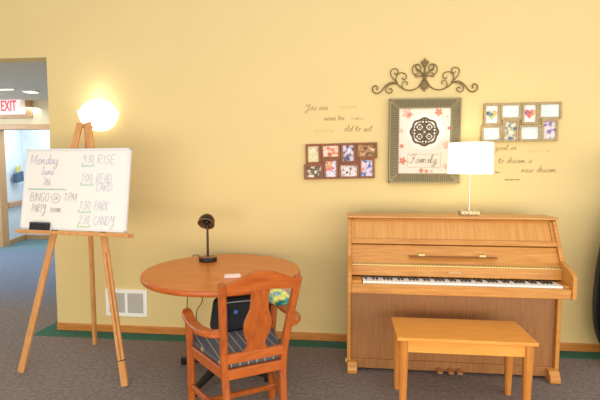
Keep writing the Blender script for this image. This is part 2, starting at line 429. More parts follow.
# ---------------------------------------------------------------- wall vent
vt = thing('wall_vent', 'white louvered air vent low on the yellow wall behind the easel', 'vent', (-1.909, 0, .27))
bm = bmesh.new()
box(bm, -.155, .155, -.0135, 0, .088, .119); box(bm, -.155, .155, -.0135, 0, -.119, -.088)
box(bm, -.19, -.155, -.014, 0, -.119, .119, .003); box(bm, .155, .19, -.014, 0, -.119, .119, .003); box(bm, -.012, .012, -.013, 0, -.0875, .0875)
obj('frame', bm, M['white'], vt)
obj('backing', BX(-.17, .17, -.003, -.0005, -.10, .10), M['vent_dark'], vt)
for s in (-1, 1):
    bm = bmesh.new()
    for k in range(12):
        z = -.082+k*.0149
        t = bmesh.new(); box(t, min(s*.012, s*.157), max(s*.012, s*.157), -.0075, .0075, -.0007, .0007)
        t.transform(Matrix.Translation((0, -.0095, z)) @ Matrix.Rotation(math.radians(50), 4, 'X')); merge(bm, t)
    obj('louver', bm, M['louver'], vt)

# ---------------------------------------------------------------- sconce
sc = thing('wall_sconce', 'glowing white frosted glass sconce on the wall above the easel', 'wall lamp', (-2.10, 0, 1.76))
t = bmesh.new(); R = .172
prof = [(.0, 0), (.06, .008), (.11, .034), (.145, .075), (.165, .125), (.172, .165), (.168, .168), (.16, .125), (.14, .08), (.105, .042), (.06, .016), (0, .01)]
n = 24
rings = []
for r, z in prof:
    rings.append([t.verts.new((r*math.cos(PI+PI*i/n), r*math.sin(PI+PI*i/n), z)) for i in range(n+1)])
for A, B in zip(rings, rings[1:]):
    for i in range(n):
        try: t.faces.new((A[i], A[i+1], B[i+1], B[i]))
        except ValueError: pass
bmesh.ops.remove_doubles(t, verts=t.verts[:], dist=.0005)
obj('glass_bowl', t, M['bowl'], sc, True)
bm = BX(-.05, .05, -.015, 0, .08, .2, .006); obj('backplate', bm, M['white'], sc)
t = bmesh.new(); rings = []
for k in range(9):
    a = PI/2*k/8; rings.append([t.verts.new((.148*math.cos(a)*math.cos(PI+PI*i/n), .148*math.cos(a)*math.sin(PI+PI*i/n)-.004, .16+.105*math.sin(a))) for i in range(n+1)])
for A, B in zip(rings, rings[1:]):
    for i in range(n): t.faces.new((A[i], A[i+1], B[i+1], B[i]))
bmesh.ops.remove_doubles(t, verts=t.verts[:], dist=.0005)
obj('glass_dome', t, M['bowl'], sc, True)
bm = bmesh.new(); sweep(bm, [(0, -.014, .13), (0, -.05, .125), (0, -.08, .125)], .02); obj('arm', bm, M['white'], sc)

# ---------------------------------------------------------------- easel, whiteboard, eraser
ez = thing('easel', 'wooden three-legged easel holding the whiteboard left of the table', 'easel', (-1.94, -.6, 0))
E0 = Vector((-1.94, -.6, 0))
Lf, Rf, Bf, Ap = Vector((-2.297, -.794, 0)), Vector((-1.46, -.906, 0)), Vector((-2.054, -.269, 0)), Vector((-1.935, -.50, 1.80))
nb = Vector((-.13, -.974, .187)).normalized()
for foot, apx in ((Lf, Ap+Vector((-.03, 0, -.02))), (Rf, Ap+Vector((.03, 0, -.02)))):
    bm = bmesh.new(); bar(bm, foot-E0, apx-E0, .05, .024, up=nb); leg = obj('leg', bm, M['easel'], ez)
    if foot is Rf:
        d = (apx-foot).normalized()
        bm = bmesh.new(); bar(bm, foot+d*.163-E0, foot+d*.171-E0, .0515, .0255, up=nb); obj('leg_joint', bm, M['black'], leg)
        bm = bmesh.new(); bar(bm, foot+d*.17+nb*.02-E0, foot+d*.9+nb*.02-E0, .02, .016, up=nb); obj('leg_extension', bm, M['easel'], leg)
bm = bmesh.new(); bar(bm, Bf-E0, Ap+Vector((0, .03, -.02))-E0, .04, .026, up=(1, 0, 0)); obj('leg', bm, M['easel'], ez)
bm = bmesh.new(); sweep(bm, [Ap+Vector((-.07, .01, -.05))-E0, Ap+Vector((.07, .0, -.05))-E0], .012); obj('hinge_bolt', bm, M['chrome'], ez)
# board frame axes
TL, TR, BR, BL = Vector((-2.379, -.508, 1.587)), Vector((-1.505, -.624, 1.587)), Vector((-1.503, -.738, 1.004)), Vector((-2.377, -.62, 1.004))
ex_ = (TR-TL).normalized(); ey_ = (TL-BL).normalized(); en_ = ex_.cross(ey_).normalized()   # en_ points to the room
BW, BH = (TR-TL).length, (TL-BL).length
def board_F(off):
    return lambda u, v: BL-Bo+ex_*u+ey_*v+en_*off
def board_box(bm, u0, u1, v0, v1, n0, n1, O, bev=.002):
    Mx = Matrix(((ex_.x, ey_.x, en_.x, (BL-O).x), (ex_.y, ey_.y, en_.y, (BL-O).y), (ex_.z, ey_.z, en_.z, (BL-O).z), (0, 0, 0, 1)))
    box(bm, u0, u1, v0, v1, n0, n1, bev, Mx); return bm
obj('ledge', board_box(bmesh.new(), -.005, .92, -.032, -.006, -.02, .05, E0, .003), M['easel'], ez)
obj('crossbar', board_box(bmesh.new(), .1, .75, .34, .375, -.024, -.008, E0, .002), M['easel'], ez)
Bo = (BL+BR)/2
wb = thing('whiteboard', 'framed whiteboard with handwritten activity schedule resting on the easel', 'whiteboard', Bo)
obj('panel', board_box(bmesh.new(), .012, BW-.012, .012, BH-.012, 0, .012, Bo), M['whiteish'], wb)
bm = bmesh.new()
board_box(bm, 0, BW, BH-.016, BH, -.002, .017, Bo); board_box(bm, 0, BW, 0, .016, -.002, .017, Bo)
board_box(bm, 0, .016, 0, BH, -.002, .017, Bo); board_box(bm, BW-.016, BW, 0, BH, -.002, .017, Bo)
obj('frame', bm, M['alu'], wb)
for u in (.02, BW-.02): obj('corner_clip', board_box(bmesh.new(), u-.008, u+.008, BH-.045, BH-.03, .012, .019, Bo, .001), M['alu'], wb)
F = board_F(.0135)
# (text, centre u, base v, width, x-height, ink)   in board metres
LX = lambda p: (p)*BW; LY = lambda p: (1-p)*BH
INK = .0038
def W(ink, s, u0, u1, v, hgt, rise=0, w_=INK):
    bm = bmesh.new(); caps = any(c in CAPS or c.isdigit() for c in s)
    write(bm, s, LX(u0), LX(u1), LY(v), hgt/2 if caps else hgt, w_, F, .1, rise)
    return obj(ink+'_writing', bm, M[ink+'_ink'], wb)
W('violet', 'Monday', .045, .325, .195, .075); W('violet', 'June', .16, .29, .325, .058); W('violet', '7th', .185, .27, .46, .054)
W('green', 'mnmnmnmnmnmnmn', .05, .43, .515, .010)
W('grey', 'BINGO', .075, .265, .655, .062); W('grey', '1 PM', .41, .53, .65, .06)
W('grey', 'PARTY', .10, .24, .79, .055); W('grey', 'room', .285, .39, .785, .028)
W('grey', 'a', .306, .352, .635, .026)
bm = bmesh.new(); ribbon(bm, [(LX(.328+.042*math.cos(a)), LY(.615)+.034*math.sin(a)) for a in [i*PI/10 for i in range(21)]], .004, F)
obj('grey_circle', bm, M['grey_ink'], wb)
for a, b, v, c in (('9:30', 'RISE', .175, .87), ('1:00', 'READ', .405, .85), ('1:30', 'PARK', .735, .83), ('2:30', 'CANDY', .91, .895)):
    W('blue', a, .56, .665, v, .056); W('blue', b, .70, c, v+.015, .064); W('green', 'lunch', .55, .68, v+.05, .013)
W('blue', 'CARD', .70, .86, .52, .058)
er = thing('eraser', 'small charcoal board eraser on the easel ledge under the writing', 'eraser', BL+ex_*.21+en_*.035)
Eo = BL+ex_*.21+en_*.035
obj('felt_pad', board_box(bmesh.new(), .112, .265, -.005, .035, .018, .048, Eo, .003), M['black'], er)
obj('handle', board_box(bmesh.new(), .110, .267, .035, .05, .016, .05, Eo, .006), M['eraser'], er)

# ---------------------------------------------------------------- round table
TX, TY, TR_ = -.858, -.64, .543
tb = thing('round_table', 'round cherry-topped table standing by the yellow wall', 'table', (TX, TY, 0))
bm = bmesh.new(); lathe(bm, [(.0, .714), (TR_-.012, .714), (TR_-.004, .7405), (0, .7405)], n=96, cap=False)
obj('tabletop', bm, M['cherry'], tb)
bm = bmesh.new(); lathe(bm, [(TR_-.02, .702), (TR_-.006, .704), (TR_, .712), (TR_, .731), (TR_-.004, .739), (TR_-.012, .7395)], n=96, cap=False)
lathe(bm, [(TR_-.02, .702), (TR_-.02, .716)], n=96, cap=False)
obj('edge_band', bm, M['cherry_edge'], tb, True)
bm = bmesh.new(); lathe(bm, [(.05, .06), (.05, .08), (.038, .1), (.038, .69), (.15, .694), (.15, .712), (.0, .712)], n=24, cap=False); obj('column', bm, M['black'], tb)
for k in range(4):
    a = math.radians(-16+90*k); d = Vector((math.cos(a), math.sin(a), 0))
    bm = bmesh.new(); sweep(bm, [d*.03+Vector((0, 0, .09)), d*.2+Vector((0, 0, .06)), d*.36+Vector((0, 0, .035))], [.06, .05, .035], [.06, .045, .028], rect=True)
    f = obj('foot', bm, M['black'], tb)
    bm = bmesh.new(); lathe(bm, [(0, 0), (.022, 0), (.024, .02), (.012, .03), (0, .03)], d*.345, 14); obj('glide', bm, M['black'], f)

# desk lamp on the table
dl = thing('desk_lamp', 'small dark bronze desk lamp with domed head on the round table', 'desk lamp', (-1.049, -.375, .741))
bm = bmesh.new(); lathe(bm, [(0, 0), (.066, 0), (.068, .006), (.068, .028), (.06, .032)], n=32, cap=False); lathe(bm, [(0, 0), (.066, 0)], n=32, cap=False); obj('base', bm, M['black'], dl)
bm = bmesh.new(); lathe(bm, [(.062, .0315), (.05, .037), (.02, .04), (0, .041)], n=32, cap=False); obj('base_plate', bm, M['copper'], dl, True)
bm = bmesh.new(); lathe(bm, [(.009, .03), (.008, .27), (.006, .29)], n=16); obj('pole', bm, M['lamp_bronze'], dl)
bm = bmesh.new(); lathe(bm, [(0, .0), (.022, .003), (.026, .02), (.02, .035), (0, .04)], n=16); 
Mh = Matrix.Translation((0, -.012, .306)) @ Matrix.Rotation(math.radians(-46), 4, 'X') @ Matrix.Scale(.88, 4)
t = bmesh.new(); lathe(t, [(.072, -.03), (.071, -.01), (.064, .02), (.047, .047), (.024, .062), (0, .067)], n=32, cap=False)
inner = bmesh.new(); lathe(inner, [(.068, -.03), (.066, -.01), (.06, .016), (.044, .041), (.022, .056), (0, .06)], n=32, cap=False); t.transform(Mh); inner.transform(Mh)
hd = obj('lamp_head', t, M['lamp_bronze'], dl, True)
obj('reflector', inner, M['copper'], hd, True)
t = bmesh.new(); sweep(t, [(.070*math.cos(a), .070*math.sin(a), -.03) for a in [2*PI*i/32 for i in range(32)]], .007, closed=True); t.transform(Mh); obj('rim', t, M['copper'], hd, True)
t = bmesh.new(); lathe(t, [(0, .058), (.02, .05), (.024, .0), (.03, -.012), (.02, -.028), (0, -.03)], n=20, cap=False); t.transform(Mh); obj('bulb_socket', t, M['black'], hd, True)
bm.free()
o0 = Vector((-1.049, -.375, .741))
bm = bmesh.new(); cpath = [(-1.085, -.335, .7455), (-1.125, -.27, .7455), (-1.18, -.21, .7455), (-1.215, -.185, .7445), (-1.245, -.165, .725), (-1.27, -.13, .62), (-1.32, -.09, .4), (-1.34, -.06, .2), (-1.32, -.05, .012)]
sweep(bm, [p-o0 for p in spline(cpath, 6)], .007); obj('cord', bm, M['black'], dl, True)
pc = bmesh.new(); p0 = (-1.10, -.12, .70)
sweep(pc, [Vector(p) for p in spline([(-1.12, -.20, .697), (-1.17, -.12, .62), (-1.19, -.10, .45), (-1.20, -.085, .33), (-1.25, -.07, .25), (-1.26, -.06, .17), (-1.25, -.06, .012)], 6)], .007)
tag(obj('power_cord', pc, M['black'], None, True), 'thin black power cord hanging under the table, the right one of two', 'cord')

# small folded paper packet
nk = bmesh.new()
for k, (z0, z1, s) in enumerate([(.741, .746, 1), (.746, .751, .94), (.751, .756, .9)]):
    box(nk, -.055*s, .055*s, -.03*s, .03*s, z0, z1, .002, Matrix.Translation((-.735, -.835, 0)) @ Matrix.Rotation(math.radians(14+3*k), 4, 'Z'))
tag(obj('paper_napkin', nk, M['napkin']), 'small folded pinkish white paper napkin on the round table', 'napkin')

# ---------------------------------------------------------------- wooden armchair
ch = thing('wooden_armchair', 'orange-brown wooden armchair with striped seat pulled up to the round table', 'chair', (-.462, -1.43, 0), math.radians(31.2))
for s in (-1, 1):
    bm = bmesh.new(); sweep(bm, spline([(s*.150, -.045, 0), (s*.153, -.005, .25), (s*.160, .012, .43), (s*.172, -.016, .6), (s*.198, -.10, .905)], 4), .036, .042, up=(0, 1, 0), rect=True)
    obj('back_post', bm, M['chair'], ch)
    bm = bmesh.new(); sweep(bm, [(s*.25, .41, 0), (s*.252, .41, .43), (s*.262, .40, .61)], .042, .042, up=(0, 1, 0), rect=True)
    obj('front_leg', bm, M['chair'], ch)
    ap = spline([(s*.18, -.02, .640), (s*.22, -.002, .638), (s*.255, .06, .634), (s*.27, .16, .628), (s*.274, .27, .622), (s*.272, .37, .628), (s*.262, .45, .628)], 5)
    k = len(ap); wd = [.03+.03*min(1, i/(k*.35)) if i < k-4 else [.058, .054, .046, .03][i-k+4] for i in range(k)]
    bm = bmesh.new(); sweep(bm, ap, wd, [.042-.018*min(1, i/(k*.5)) for i in range(k)], rect=True); obj('armrest', bm, M['chair_h'], ch)
    bm = bmesh.new(); bar(bm, (s*.16, .012, .41), (s*.25, .40, .408), .024, .06); obj('side_rail', bm, M['chair'], ch)
    bm = bmesh.new(); bar(bm, (s*.153, -.005, .19), (s*.25, .40, .19), .022, .034); obj('side_stretcher', bm, M['chair'], ch)
def arc(z0, z1, hw, n=14, e=1.6): return [(hw*(-1+2*i/n), z0+(z1-z0)*(max(0, math.cos(PI/2*(-1+2*i/n)))**e)) for i in range(n+1)]
top = arc(.898, .960, .198); bot = arc(.846, .858, .182)
bm = bmesh.new(); prism(bm, top+bot[::-1], 1, -.014, .014, .003)
for v in bm.verts: v.co.y += -.084-.27*(v.co.z-.85)
obj('crest_rail', bm, M['chair_h'], ch)
sp_ = spline([(.048, .868, 0), (.047, .805, 0), (.05, .75, 0), (.068, .70, 0), (.074, .66, 0), (.066, .61, 0), (.048, .57, 0), (.05, .545, 0), (.064, .512, 0)], 4)
bm = bmesh.new(); out = [(p.x, p.y) for p in sp_]+[(-p.x, p.y) for p in reversed(sp_)]
# lean the splat with the posts
prism(bm, out, 1, -.008, .006, .002)
for v in bm.verts: v.co.y += .004-.086*max(0, (v.co.z-.5)/.34)
obj('splat', bm, M['chair'], ch)
obj('back_rail', BX(-.155, .155, -.012, .014, .468, .518, .004), M['chair_h'], ch)
obj('seat_rail', BX(-.15, .15, -.008, .018, .384, .438, .004), M['chair_h'], ch)
obj('seat_rail', BX(-.232, .232, .40, .424, .372, .43, .004), M['chair_h'], ch)
bm = bmesh.new(); bar(bm, (-.222, .20, .19), (.222, .20, .19), .022, .03); obj('cross_stretcher', bm, M['chair'], ch)
bm = bmesh.new(); prism(bm, [(-.155, .024), (.155, .024), (.235, .385), (.255, .46), (-.255, .46), (-.235, .385)], 2, .425, .470)
bmesh.ops.bevel(bm, geom=bm.edges[:], offset=.012, segments=3, affect='EDGES', profile=.5)
obj('seat_cushion', bm, M['seat_fabric'], ch)

# black bag on the seat
CM = Matrix.Translation((-.462, -1.43, 0)) @ Matrix.Rotation(math.radians(31.2), 4, 'Z')
def chp(x, y, z): return CM @ Vector((x, y, z))
bg = thing('tote_bag', 'black bag with navy panel sitting on the seat of the wooden armchair', 'bag', chp(.06, .455, .472), math.radians(24))
t = bmesh.new(); box(t, -.18, .20, -.065, .065, 0, .205, .03, seg=4)
for v in t.verts: v.co.x *= 1-.16*(v.co.z/.205)**2; v.co.y *= 1-.35*v.co.z/.205; v.co.z += .012*math.sin(v.co.x*16)
obj('body', t, M['black_fabric'], bg, True)
obj('side_panel', BX(-.14, -.08, -.072, -.04, .01, .15, .008), M['navy'], bg)
bm = bmesh.new(); lathe(bm, [(0, 0), (.014, 0), (.013, .005), (0, .006)], n=20, M=Matrix.Translation((-.035, -.058, .12)) @ Matrix.Rotation(PI/2, 4, 'X')); obj('badge', bm, M['blue'], bg)
bm = bmesh.new(); sweep(bm, spline([(-.09, -.045, .175), (-.03, -.0475, .178), (.05, -.0475, .178), (.1, -.045, .175)], 5), .012, .004); obj('zip', bm, M['alu'], bg)
# colourful bundle
pb = bmesh.new(); bmesh.ops.create_icosphere(pb, subdivisions=4, radius=1)
for v in pb.verts:
    n_ = v.co.copy(); r = 1+.10*math.sin(n_.x*5+1)*math.cos(n_.z*6)+.06*math.sin(n_.y*9+n_.x*4)
    v.co = Vector((n_.x*.082*r, n_.y*.06*r, n_.z*.054*r))
po = obj('fabric_bundle', pb, M['pouch'], None, True); po.location = (-.402, -1.012, .672); po.rotation_euler = (0, .35, .5)
tag(po, 'teal, yellow and pink fabric bundle on the right armrest of the wooden armchair', 'fabric')

# ---------------------------------------------------------------- upright piano
PX0, PX1 = .012, 1.447
pn = thing('upright_piano', 'golden oak upright piano with open keyboard against the yellow wall', 'piano', (0, 0, 0))
side = [(-.18, .03), (-.18, 1.089), (-.392, 1.088), (-.405, 1.08), (-.535, .832), (-.685, .786), (-.716, .765), (-.716, .622), (-.61, .595), (-.53, .58), (-.53, .03)]
for x in (PX0, PX1-.026):
    bm = bmesh.new(); prism(bm, side, 0, x, x+.026, .002); obj('side_panel', bm, M['oak_h'], pn)
I0, I1 = PX0+.026, PX1-.026
obj('lid', BX(PX0-.006, PX1+.006, -.418, -.20, 1.090, 1.106, .003), M['oak_h'], pn)
obj('back_panel', BX(I0, I1, -.195, -.18, .03, 1.086), M['oak_shaded'], pn)
# inclined front: from (-.352,1.098) to (-.49,.835); helper for a slab on that slope
S0, S1 = Vector((0, -.392, 1.088)), Vector((0, -.548, .790)); sd = (S1-S0).normalized(); sn = Vector((0, sd.z, -sd.y)); 
if sn.y > 0: sn = -sn
def slope_slab(x0, x1, a, b, n0, n1, bev=.002):
    L = (S1-S0).length
    Mx = Matrix(((1, sd.x, sn.x, 0), (0, sd.y, sn.y, S0.y), (0, sd.z, sn.z, S0.z), (0, 0, 0, 1)))
    return box(bmesh.new(), x0, x1, a*L, b*L, n0, n1, bev, Mx)
obj('upper_panel', slope_slab(I0, I1, .0, .50, -.03, -.012), M['oak'], pn)
bm = slope_slab(I0, I0+.02, .0, .50, -.02, -.002); merge(bm, slope_slab(I1-.02, I1, .0, .50, -.02, -.002)); merge(bm, slope_slab(I0, I1, .0, .04, -.02, -.002))
obj('panel_frame', bm, M['oak_h'], pn)
obj('panel_rail', slope_slab(I0, I1, .47, .575, -.02, .008, .004), M['oak_h'], pn)
obj('rail_shadow_gap', slope_slab(I0, I1, .575, .595, -.03, -.016), M['gap_dark'], pn)  # dark strip put in for the shade below the rail
obj('music_panel', slope_slab(I0, I1, .59, 1.06, -.03, -.008), M['oak_h'], pn)
# music shelf
ms = obj('music_shelf', BX(.432, 1.018, -.556, -.52, .838, .845, .003), M['oak_dark'], pn)
for x in (.517, .922):
    obj('shelf_catch', BX(x-.022, x+.022, -.541, -.535, .846, .860, .002), M['tan_tab'], ms)
# hinge strip
bm = BX(I0, I1, -.566, -.53, .777, .792, .002); hg = obj('long_hinge', bm, M['brass'], pn)
bm = bmesh.new()
for k in range(72):
    x = I0+.01+k*(I1-I0-.02)/71
    box(bm, x-.005, x+.005, -.5685, -.565, .786, .7935)
obj('hinge_knuckles', bm, M['brass_dark'], hg)
fb = obj('fallboard', BX(I0, I1, -.572, -.54, .709, .778, .003), M['oak_h'], pn)
bm = bmesh.new()
Fm = lambda u, v: Vector((u, -.5735, v))
for k in range(6):
    write(bm, 'meaonu'[k], .685+k*.016, .699+k*.016, .738, .011, .003, Fm)
obj('maker_mark', bm, M['pale_gold'], fb)
# keybed, blocks, keyslip
obj('keybed', BX(I0, I1, -.685, -.53, .616, .652, .003), M['oak_h'], pn)
obj('keyslip', BX(I0, I1, -.706, -.680, .620, .684, .004), M['oak_h'], pn)
KX0, KX1 = .113, 1.383
obj('key_block', BX(I0, KX0-.006, -.680, -.555, .652, .700, .004), M['oak_h'], pn)
obj('key_block', BX(KX1+.006, I1, -.680, -.555, .652, .700, .004), M['oak_h'], pn)
obj('key_gap', BX(KX0-.006, KX1+.006, -.679, -.555, .648, .664), M['gap_dark'], pn)
kw = (KX1-KX0)/52
wk = obj('white_key', BX(-kw/2+.0006, kw/2-.0006, -.677, -.556, .668, .696, .0015), M['ivory'], pn); wk.location.x = KX0+kw/2
for k in range(1, 52):
    o = wk.copy(); C.objects.link(o); o.parent = pn; o.location.x = KX0+kw*(k+.5)
bk = None
for k in range(51):
    # key 0 is A: sharps after A, C, D, F, G
    if 'ABCDEFG'[k % 7] in 'ACDFG':
        x = KX0+kw*(k+1)
        if bk is None:
            b_ = bmesh.new(); prism(b_, [(-.628, .694), (-.621, .7065), (-.557, .7075), (-.557, .694)], 0, -.0068, .0068, .001)
            bk = obj('black_key', b_, M['ebony'], pn); o = bk
        else:
            o = bk.copy(); C.objects.link(o); o.parent = pn
        o.location.x = x
obj('lower_panel', BX(I0, I1, -.50, -.48, .085, .60, .002), M['oak_shaded'], pn)
obj('bottom_rail', BX(I0, I1, -.515, -.47, .022, .088, .003), M['oak_shaded'], pn)
for x in (PX0+.004, PX1-.074):
    bm = bmesh.new(); prism(bm, [(-.18, 0.004), (-.18, .03), (-.50, .03), (-.512, .085), (-.55, .08), (-.575, .045), (-.582, .03), (-.582, 0.004)], 0, x, x+.068, .003)
    obj('toe_block', bm, M['oak_h'], pn)
bm = bmesh.new(); sweep(bm, [(PX0-.012, -.40, .02), (PX0+.004, -.40, .02)], .036, n=16); obj('caster', bm, M['brass'], pn)
for x in (.655, .73, .79):
    bm = bmesh.new(); sweep(bm, [(x, -.47, .05), (x, -.52, .046), (x, -.55, .038), (x, -.575, .034)], [.02, .024, .044, .036], [.014, .014, .012, .01], n=10)
    obj('pedal', bm, mat('worn_brass', (190, 138, 92), .4, .5) if x == .655 else bpy.data.materials['worn_brass'], pn, True)

# table lamp on piano
tl = thing('table_lamp', 'lit table lamp with white drum shade on top of the piano', 'table lamp', (.895, -.27, 1.1065))
bm = bmesh.new()
for k in range(5): box(bm, -.066+k*.0265, -.066+k*.0265+.0258, -.045, .045, 0, .03, .003)
obj('base', bm, M['acrylic'], tl)
bm = bmesh.new(); lathe(bm, [(.016, .03), (.016, .034), (.0055, .036), (.0055, .33), (.012, .335), (.012, .39), (0, .39)], n=16); obj('pole', bm, M['chrome'], tl)
bm = bmesh.new(); lathe(bm, [(.157, .301), (.154, .524)], n=48, cap=False); lathe(bm, [(.1545, .301), (.1515, .524)], n=48, cap=False)
lathe(bm, [(.1545, .301), (.157, .301)], n=48, cap=False); lathe(bm, [(.1515, .524), (.154, .524)], n=48, cap=False)
obj('lamp_shade', bm, M['shade'], tl, True)
bm = bmesh.new()
for k in range(3):
    a = 2*PI*k/3; sweep(bm, [(0, 0, .39), (.152*math.cos(a), .152*math.sin(a), .49)], .004, n=6)
obj('shade_spider', bm, M['chrome'], tl)
bm = bmesh.new(); lathe(bm, [(0, .36), (.014, .37), (.03, .42), (.026, .45), (0, .465)], n=16, cap=False); obj('bulb', bm, M['bowl'], tl, True)

# ---------------------------------------------------------------- piano bench
bn = thing('piano_bench', 'plain golden oak piano bench standing in front of the piano', 'bench', (.692, -.885, 0))
bw, bd = .392, .181
obj('seat', BX(-bw, bw, -bd, bd, .448, .468, .004), M['bench'], bn)
obj('apron', BX(-bw+.06, bw-.06, -bd+.022, -bd+.04, .375, .448, .002), M['bench'], bn)
obj('apron', BX(-bw+.06, bw-.06, bd-.04, bd-.022, .375, .448, .002), M['bench'], bn)
obj('apron', BX(-bw+.025, -bw+.043, -bd+.05, bd-.05, .375, .448, .002), M['bench'], bn)
obj('apron', BX(bw-.043, bw-.025, -bd+.05, bd-.05, .375, .448, .002), M['bench'], bn)
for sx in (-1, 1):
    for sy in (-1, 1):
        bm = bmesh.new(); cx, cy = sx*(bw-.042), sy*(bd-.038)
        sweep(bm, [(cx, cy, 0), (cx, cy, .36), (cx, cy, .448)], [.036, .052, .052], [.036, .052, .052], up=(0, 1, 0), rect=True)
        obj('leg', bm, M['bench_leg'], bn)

# ---------------------------------------------------------------- black case at the right edge
gc = thing('black_case', 'black rounded case standing upright by the wall at the right edge', 'case', (2.135, -.26, 0))
outl = [(.0, .0), (.08, .015), (.165, .07), (.235, .18), (.272, .30), (.284, .45), (.282, .57), (.272, .72), (.255, .86), (.235, .98), (.20, 1.08), (.12, 1.16), (.08, 1.26), (.075, 1.42), (.07, 1.52), (0, 1.55)]
pl = [(-p.x, p.y) for p in spline([(a, b, 0) for a, b in outl], 4)]; pr = [(-x, y) for x, y in reversed(pl[1:-1])]
t = bmesh.new(); prism(t, pl+pr, 1, -.07, .07); bmesh.ops.bevel(t, geom=[e for e in t.edges if abs(e.verts[0].co.y-e.verts[1].co.y) < 1e-5], offset=.03, segments=3, affect='EDGES')
obj('shell', t, M['case'], gc)
bm = bmesh.new(); sweep(bm, [(x*1.003, 0, .002+y*.999) for x, y in pl+pr], .012, closed=True, up=(0, 1, 0)); obj('seam', bm, M['black'], gc)

# ---------------------------------------------------------------- collage picture frames
def collage(name, label, loc, tilt, fm, pics, W_, H_, grp=None):
    root = thing(name, label, 'picture frame', loc); root.rotation_euler = (0, -tilt, 0)
    sx, sz = W_/.588, H_/.292
    cells = [(.016, .132, .122, .280), (.137, .288, .163, .280), (.293, .408, .125, .280), (.413, .575, .160, .280),
             (0, .150, 0, .118), (.155, .270, .0, .160), (.275, .432, 0, .120), (.437, .553, 0, .157)]
    for k, (x0, x1, z0, z1) in enumerate(cells):
        x0, x1, z0, z1 = x0*sx, x1*sx, z0*sz, z1*sz; b = .0155; dp = .022 if k % 2 else .026
        bm = bmesh.new()
        box(bm, x0-.002, x1+.002, -dp, 0, z0-.002, z0+b, .003); box(bm, x0-.002, x1+.002, -dp, 0, z1-b, z1+.002, .003)
        box(bm, x0-.002, x0+b, -dp, 0, z0+b-.002, z1-b+.002, .003); box(bm, x1-b, x1+.002, -dp, 0, z0+b-.002, z1-b+.002, .003)
        f = obj('frame_section', bm, fm, root)
        pm = BX(x0+b, x1-b, -.012, -.002, z0+b, z1-b); hearts = fm is M['tanwood'] and k in (0, 2)
        if hearts:
            cx, cz, q = (x0+x1)/2, (z0+z1)/2, (x1-x0)/2-b-.004
            vs = [pm.verts.new((cx+q*math.sin(a)**3, -.0128, cz+q*(13*math.cos(a)-5*math.cos(2*a)-2*math.cos(3*a)-math.cos(4*a))/15)) for a in [2*PI*i/32 for i in range(32)]]
            hf = pm.faces.new(vs)
        po_ = obj('photo', pm, M['heart_paper'] if hearts else pics[k], f)
        if hearts: po_.data.materials.append(pics[k]); po_.data.polygons[len(po_.data.polygons)-1].material_index = 1
    obj('backing', BX(.125*sx, .545*sx, -.008, 0, .112*sz, .168*sz), fm, root)
    return root
def pal(*c): return list(c)
warm = [patches('snapshot_group', pal((90, 60, 70), (236, 190, 178), (214, 206, 130), (244, 226, 218), (120, 150, 110)), 26, 1),
        patches('snapshot_faces', pal((110, 60, 40), (224, 120, 84), (240, 196, 170), (246, 230, 214), (196, 96, 70)), 28, 2),
        patches('snapshot_crowd', pal((48, 44, 76), (96, 80, 110), (206, 196, 214), (238, 232, 238), (128, 64, 66)), 30, 3),
        patches('snapshot_dark', pal((34, 28, 20), (92, 66, 36), (170, 120, 64), (206, 160, 120), (230, 214, 170)), 34, 4),
        patches('snapshot_party', pal((40, 30, 26), (120, 92, 56), (66, 46, 34), (220, 200, 170), (244, 238, 226)), 32, 5),
        patches('snapshot_blue', pal((60, 70, 140), (150, 170, 210), (232, 226, 230), (206, 84, 110), (220, 200, 90)), 24, 6),
        patches('snapshot_pale', pal((60, 44, 44), (206, 190, 186), (244, 236, 230), (120, 96, 90), (230, 210, 200)), 34, 7),
        patches('snapshot_bright', pal((50, 60, 120), (100, 120, 190), (238, 222, 226), (210, 120, 130), (120, 160, 80)), 26, 8)]
paleb = patches('pale_blue_page', pal((206, 220, 216), (222, 232, 226), (234, 240, 234)), 18, 9)
cool = [patches('heart_picture', pal((90, 80, 110), (120, 150, 150), (222, 206, 96), (214, 150, 120), (110, 80, 80)), 22, 11), paleb,
        patches('heart_picture_red', pal((90, 110, 170), (222, 110, 100), (226, 90, 90), (224, 196, 90), (90, 140, 110)), 24, 12), paleb, paleb,
        patches('child_picture', pal((46, 60, 110), (90, 120, 180), (190, 176, 96), (232, 232, 236), (70, 60, 60)), 24, 14), paleb,
        patches('family_picture', pal((70, 60, 90), (130, 130, 190), (236, 196, 196), (220, 226, 216), (110, 80, 80)), 24, 15)]
cfl = collage('collage_frame', 'red-brown collage frame of eight photos left of the framed art', (-.342, -.002, 1.356), math.radians(1.3), M['redwood'], warm, .60, .293)
cfr = collage('collage_frame', 'weathered tan collage frame with hearts and pale blue pages above the lamp', (1.040, -.002, 1.650), math.radians(.7), M['tanwood'], cool, .598, .304)

# ---------------------------------------------------------------- lettering on the wall
FW = lambda u, v: Vector((u, -.0015, v))
wl = thing('wall_lettering', 'cursive brown wall lettering starting You are, above the red-brown collage frame', 'wall decal', (0, 0, 0))
def line(root, name, s, x0, x1, z, xh, m, w=.0036):
    bm = bmesh.new(); write(bm, s, x0, x1, z, xh, w, FW, .25); return obj(name, bm, m, root)
def flourish(root, x0, x1, z, h, m):
    bm = bmesh.new(); L = x1-x0
    q = spline([(x0+.03, z+h*.6, 0), (x0, z+h*.2, 0), (x0+.05, z-h*.2, 0), (x0+L*.35, z+h*.5, 0), (x0+L*.6, z-h*.1, 0), (x1-.05, z+h*.6, 0), (x1, z+h*.2, 0), (x1-.03, z, 0)], 6)
    ribbon(bm, [(p.x, p.y) for p in q], .005, FW); return obj('flourish', bm, m, root)
D, DF = M['decal'], M['decal_faint']
line(wl, 'words', 'You are', -.340, -.155, 1.915, .024, D)
flourish(wl, -.06, .075, 1.93, .02, DF)
line(wl, 'words', 'never too', -.185, -.022, 1.832, .021, D)
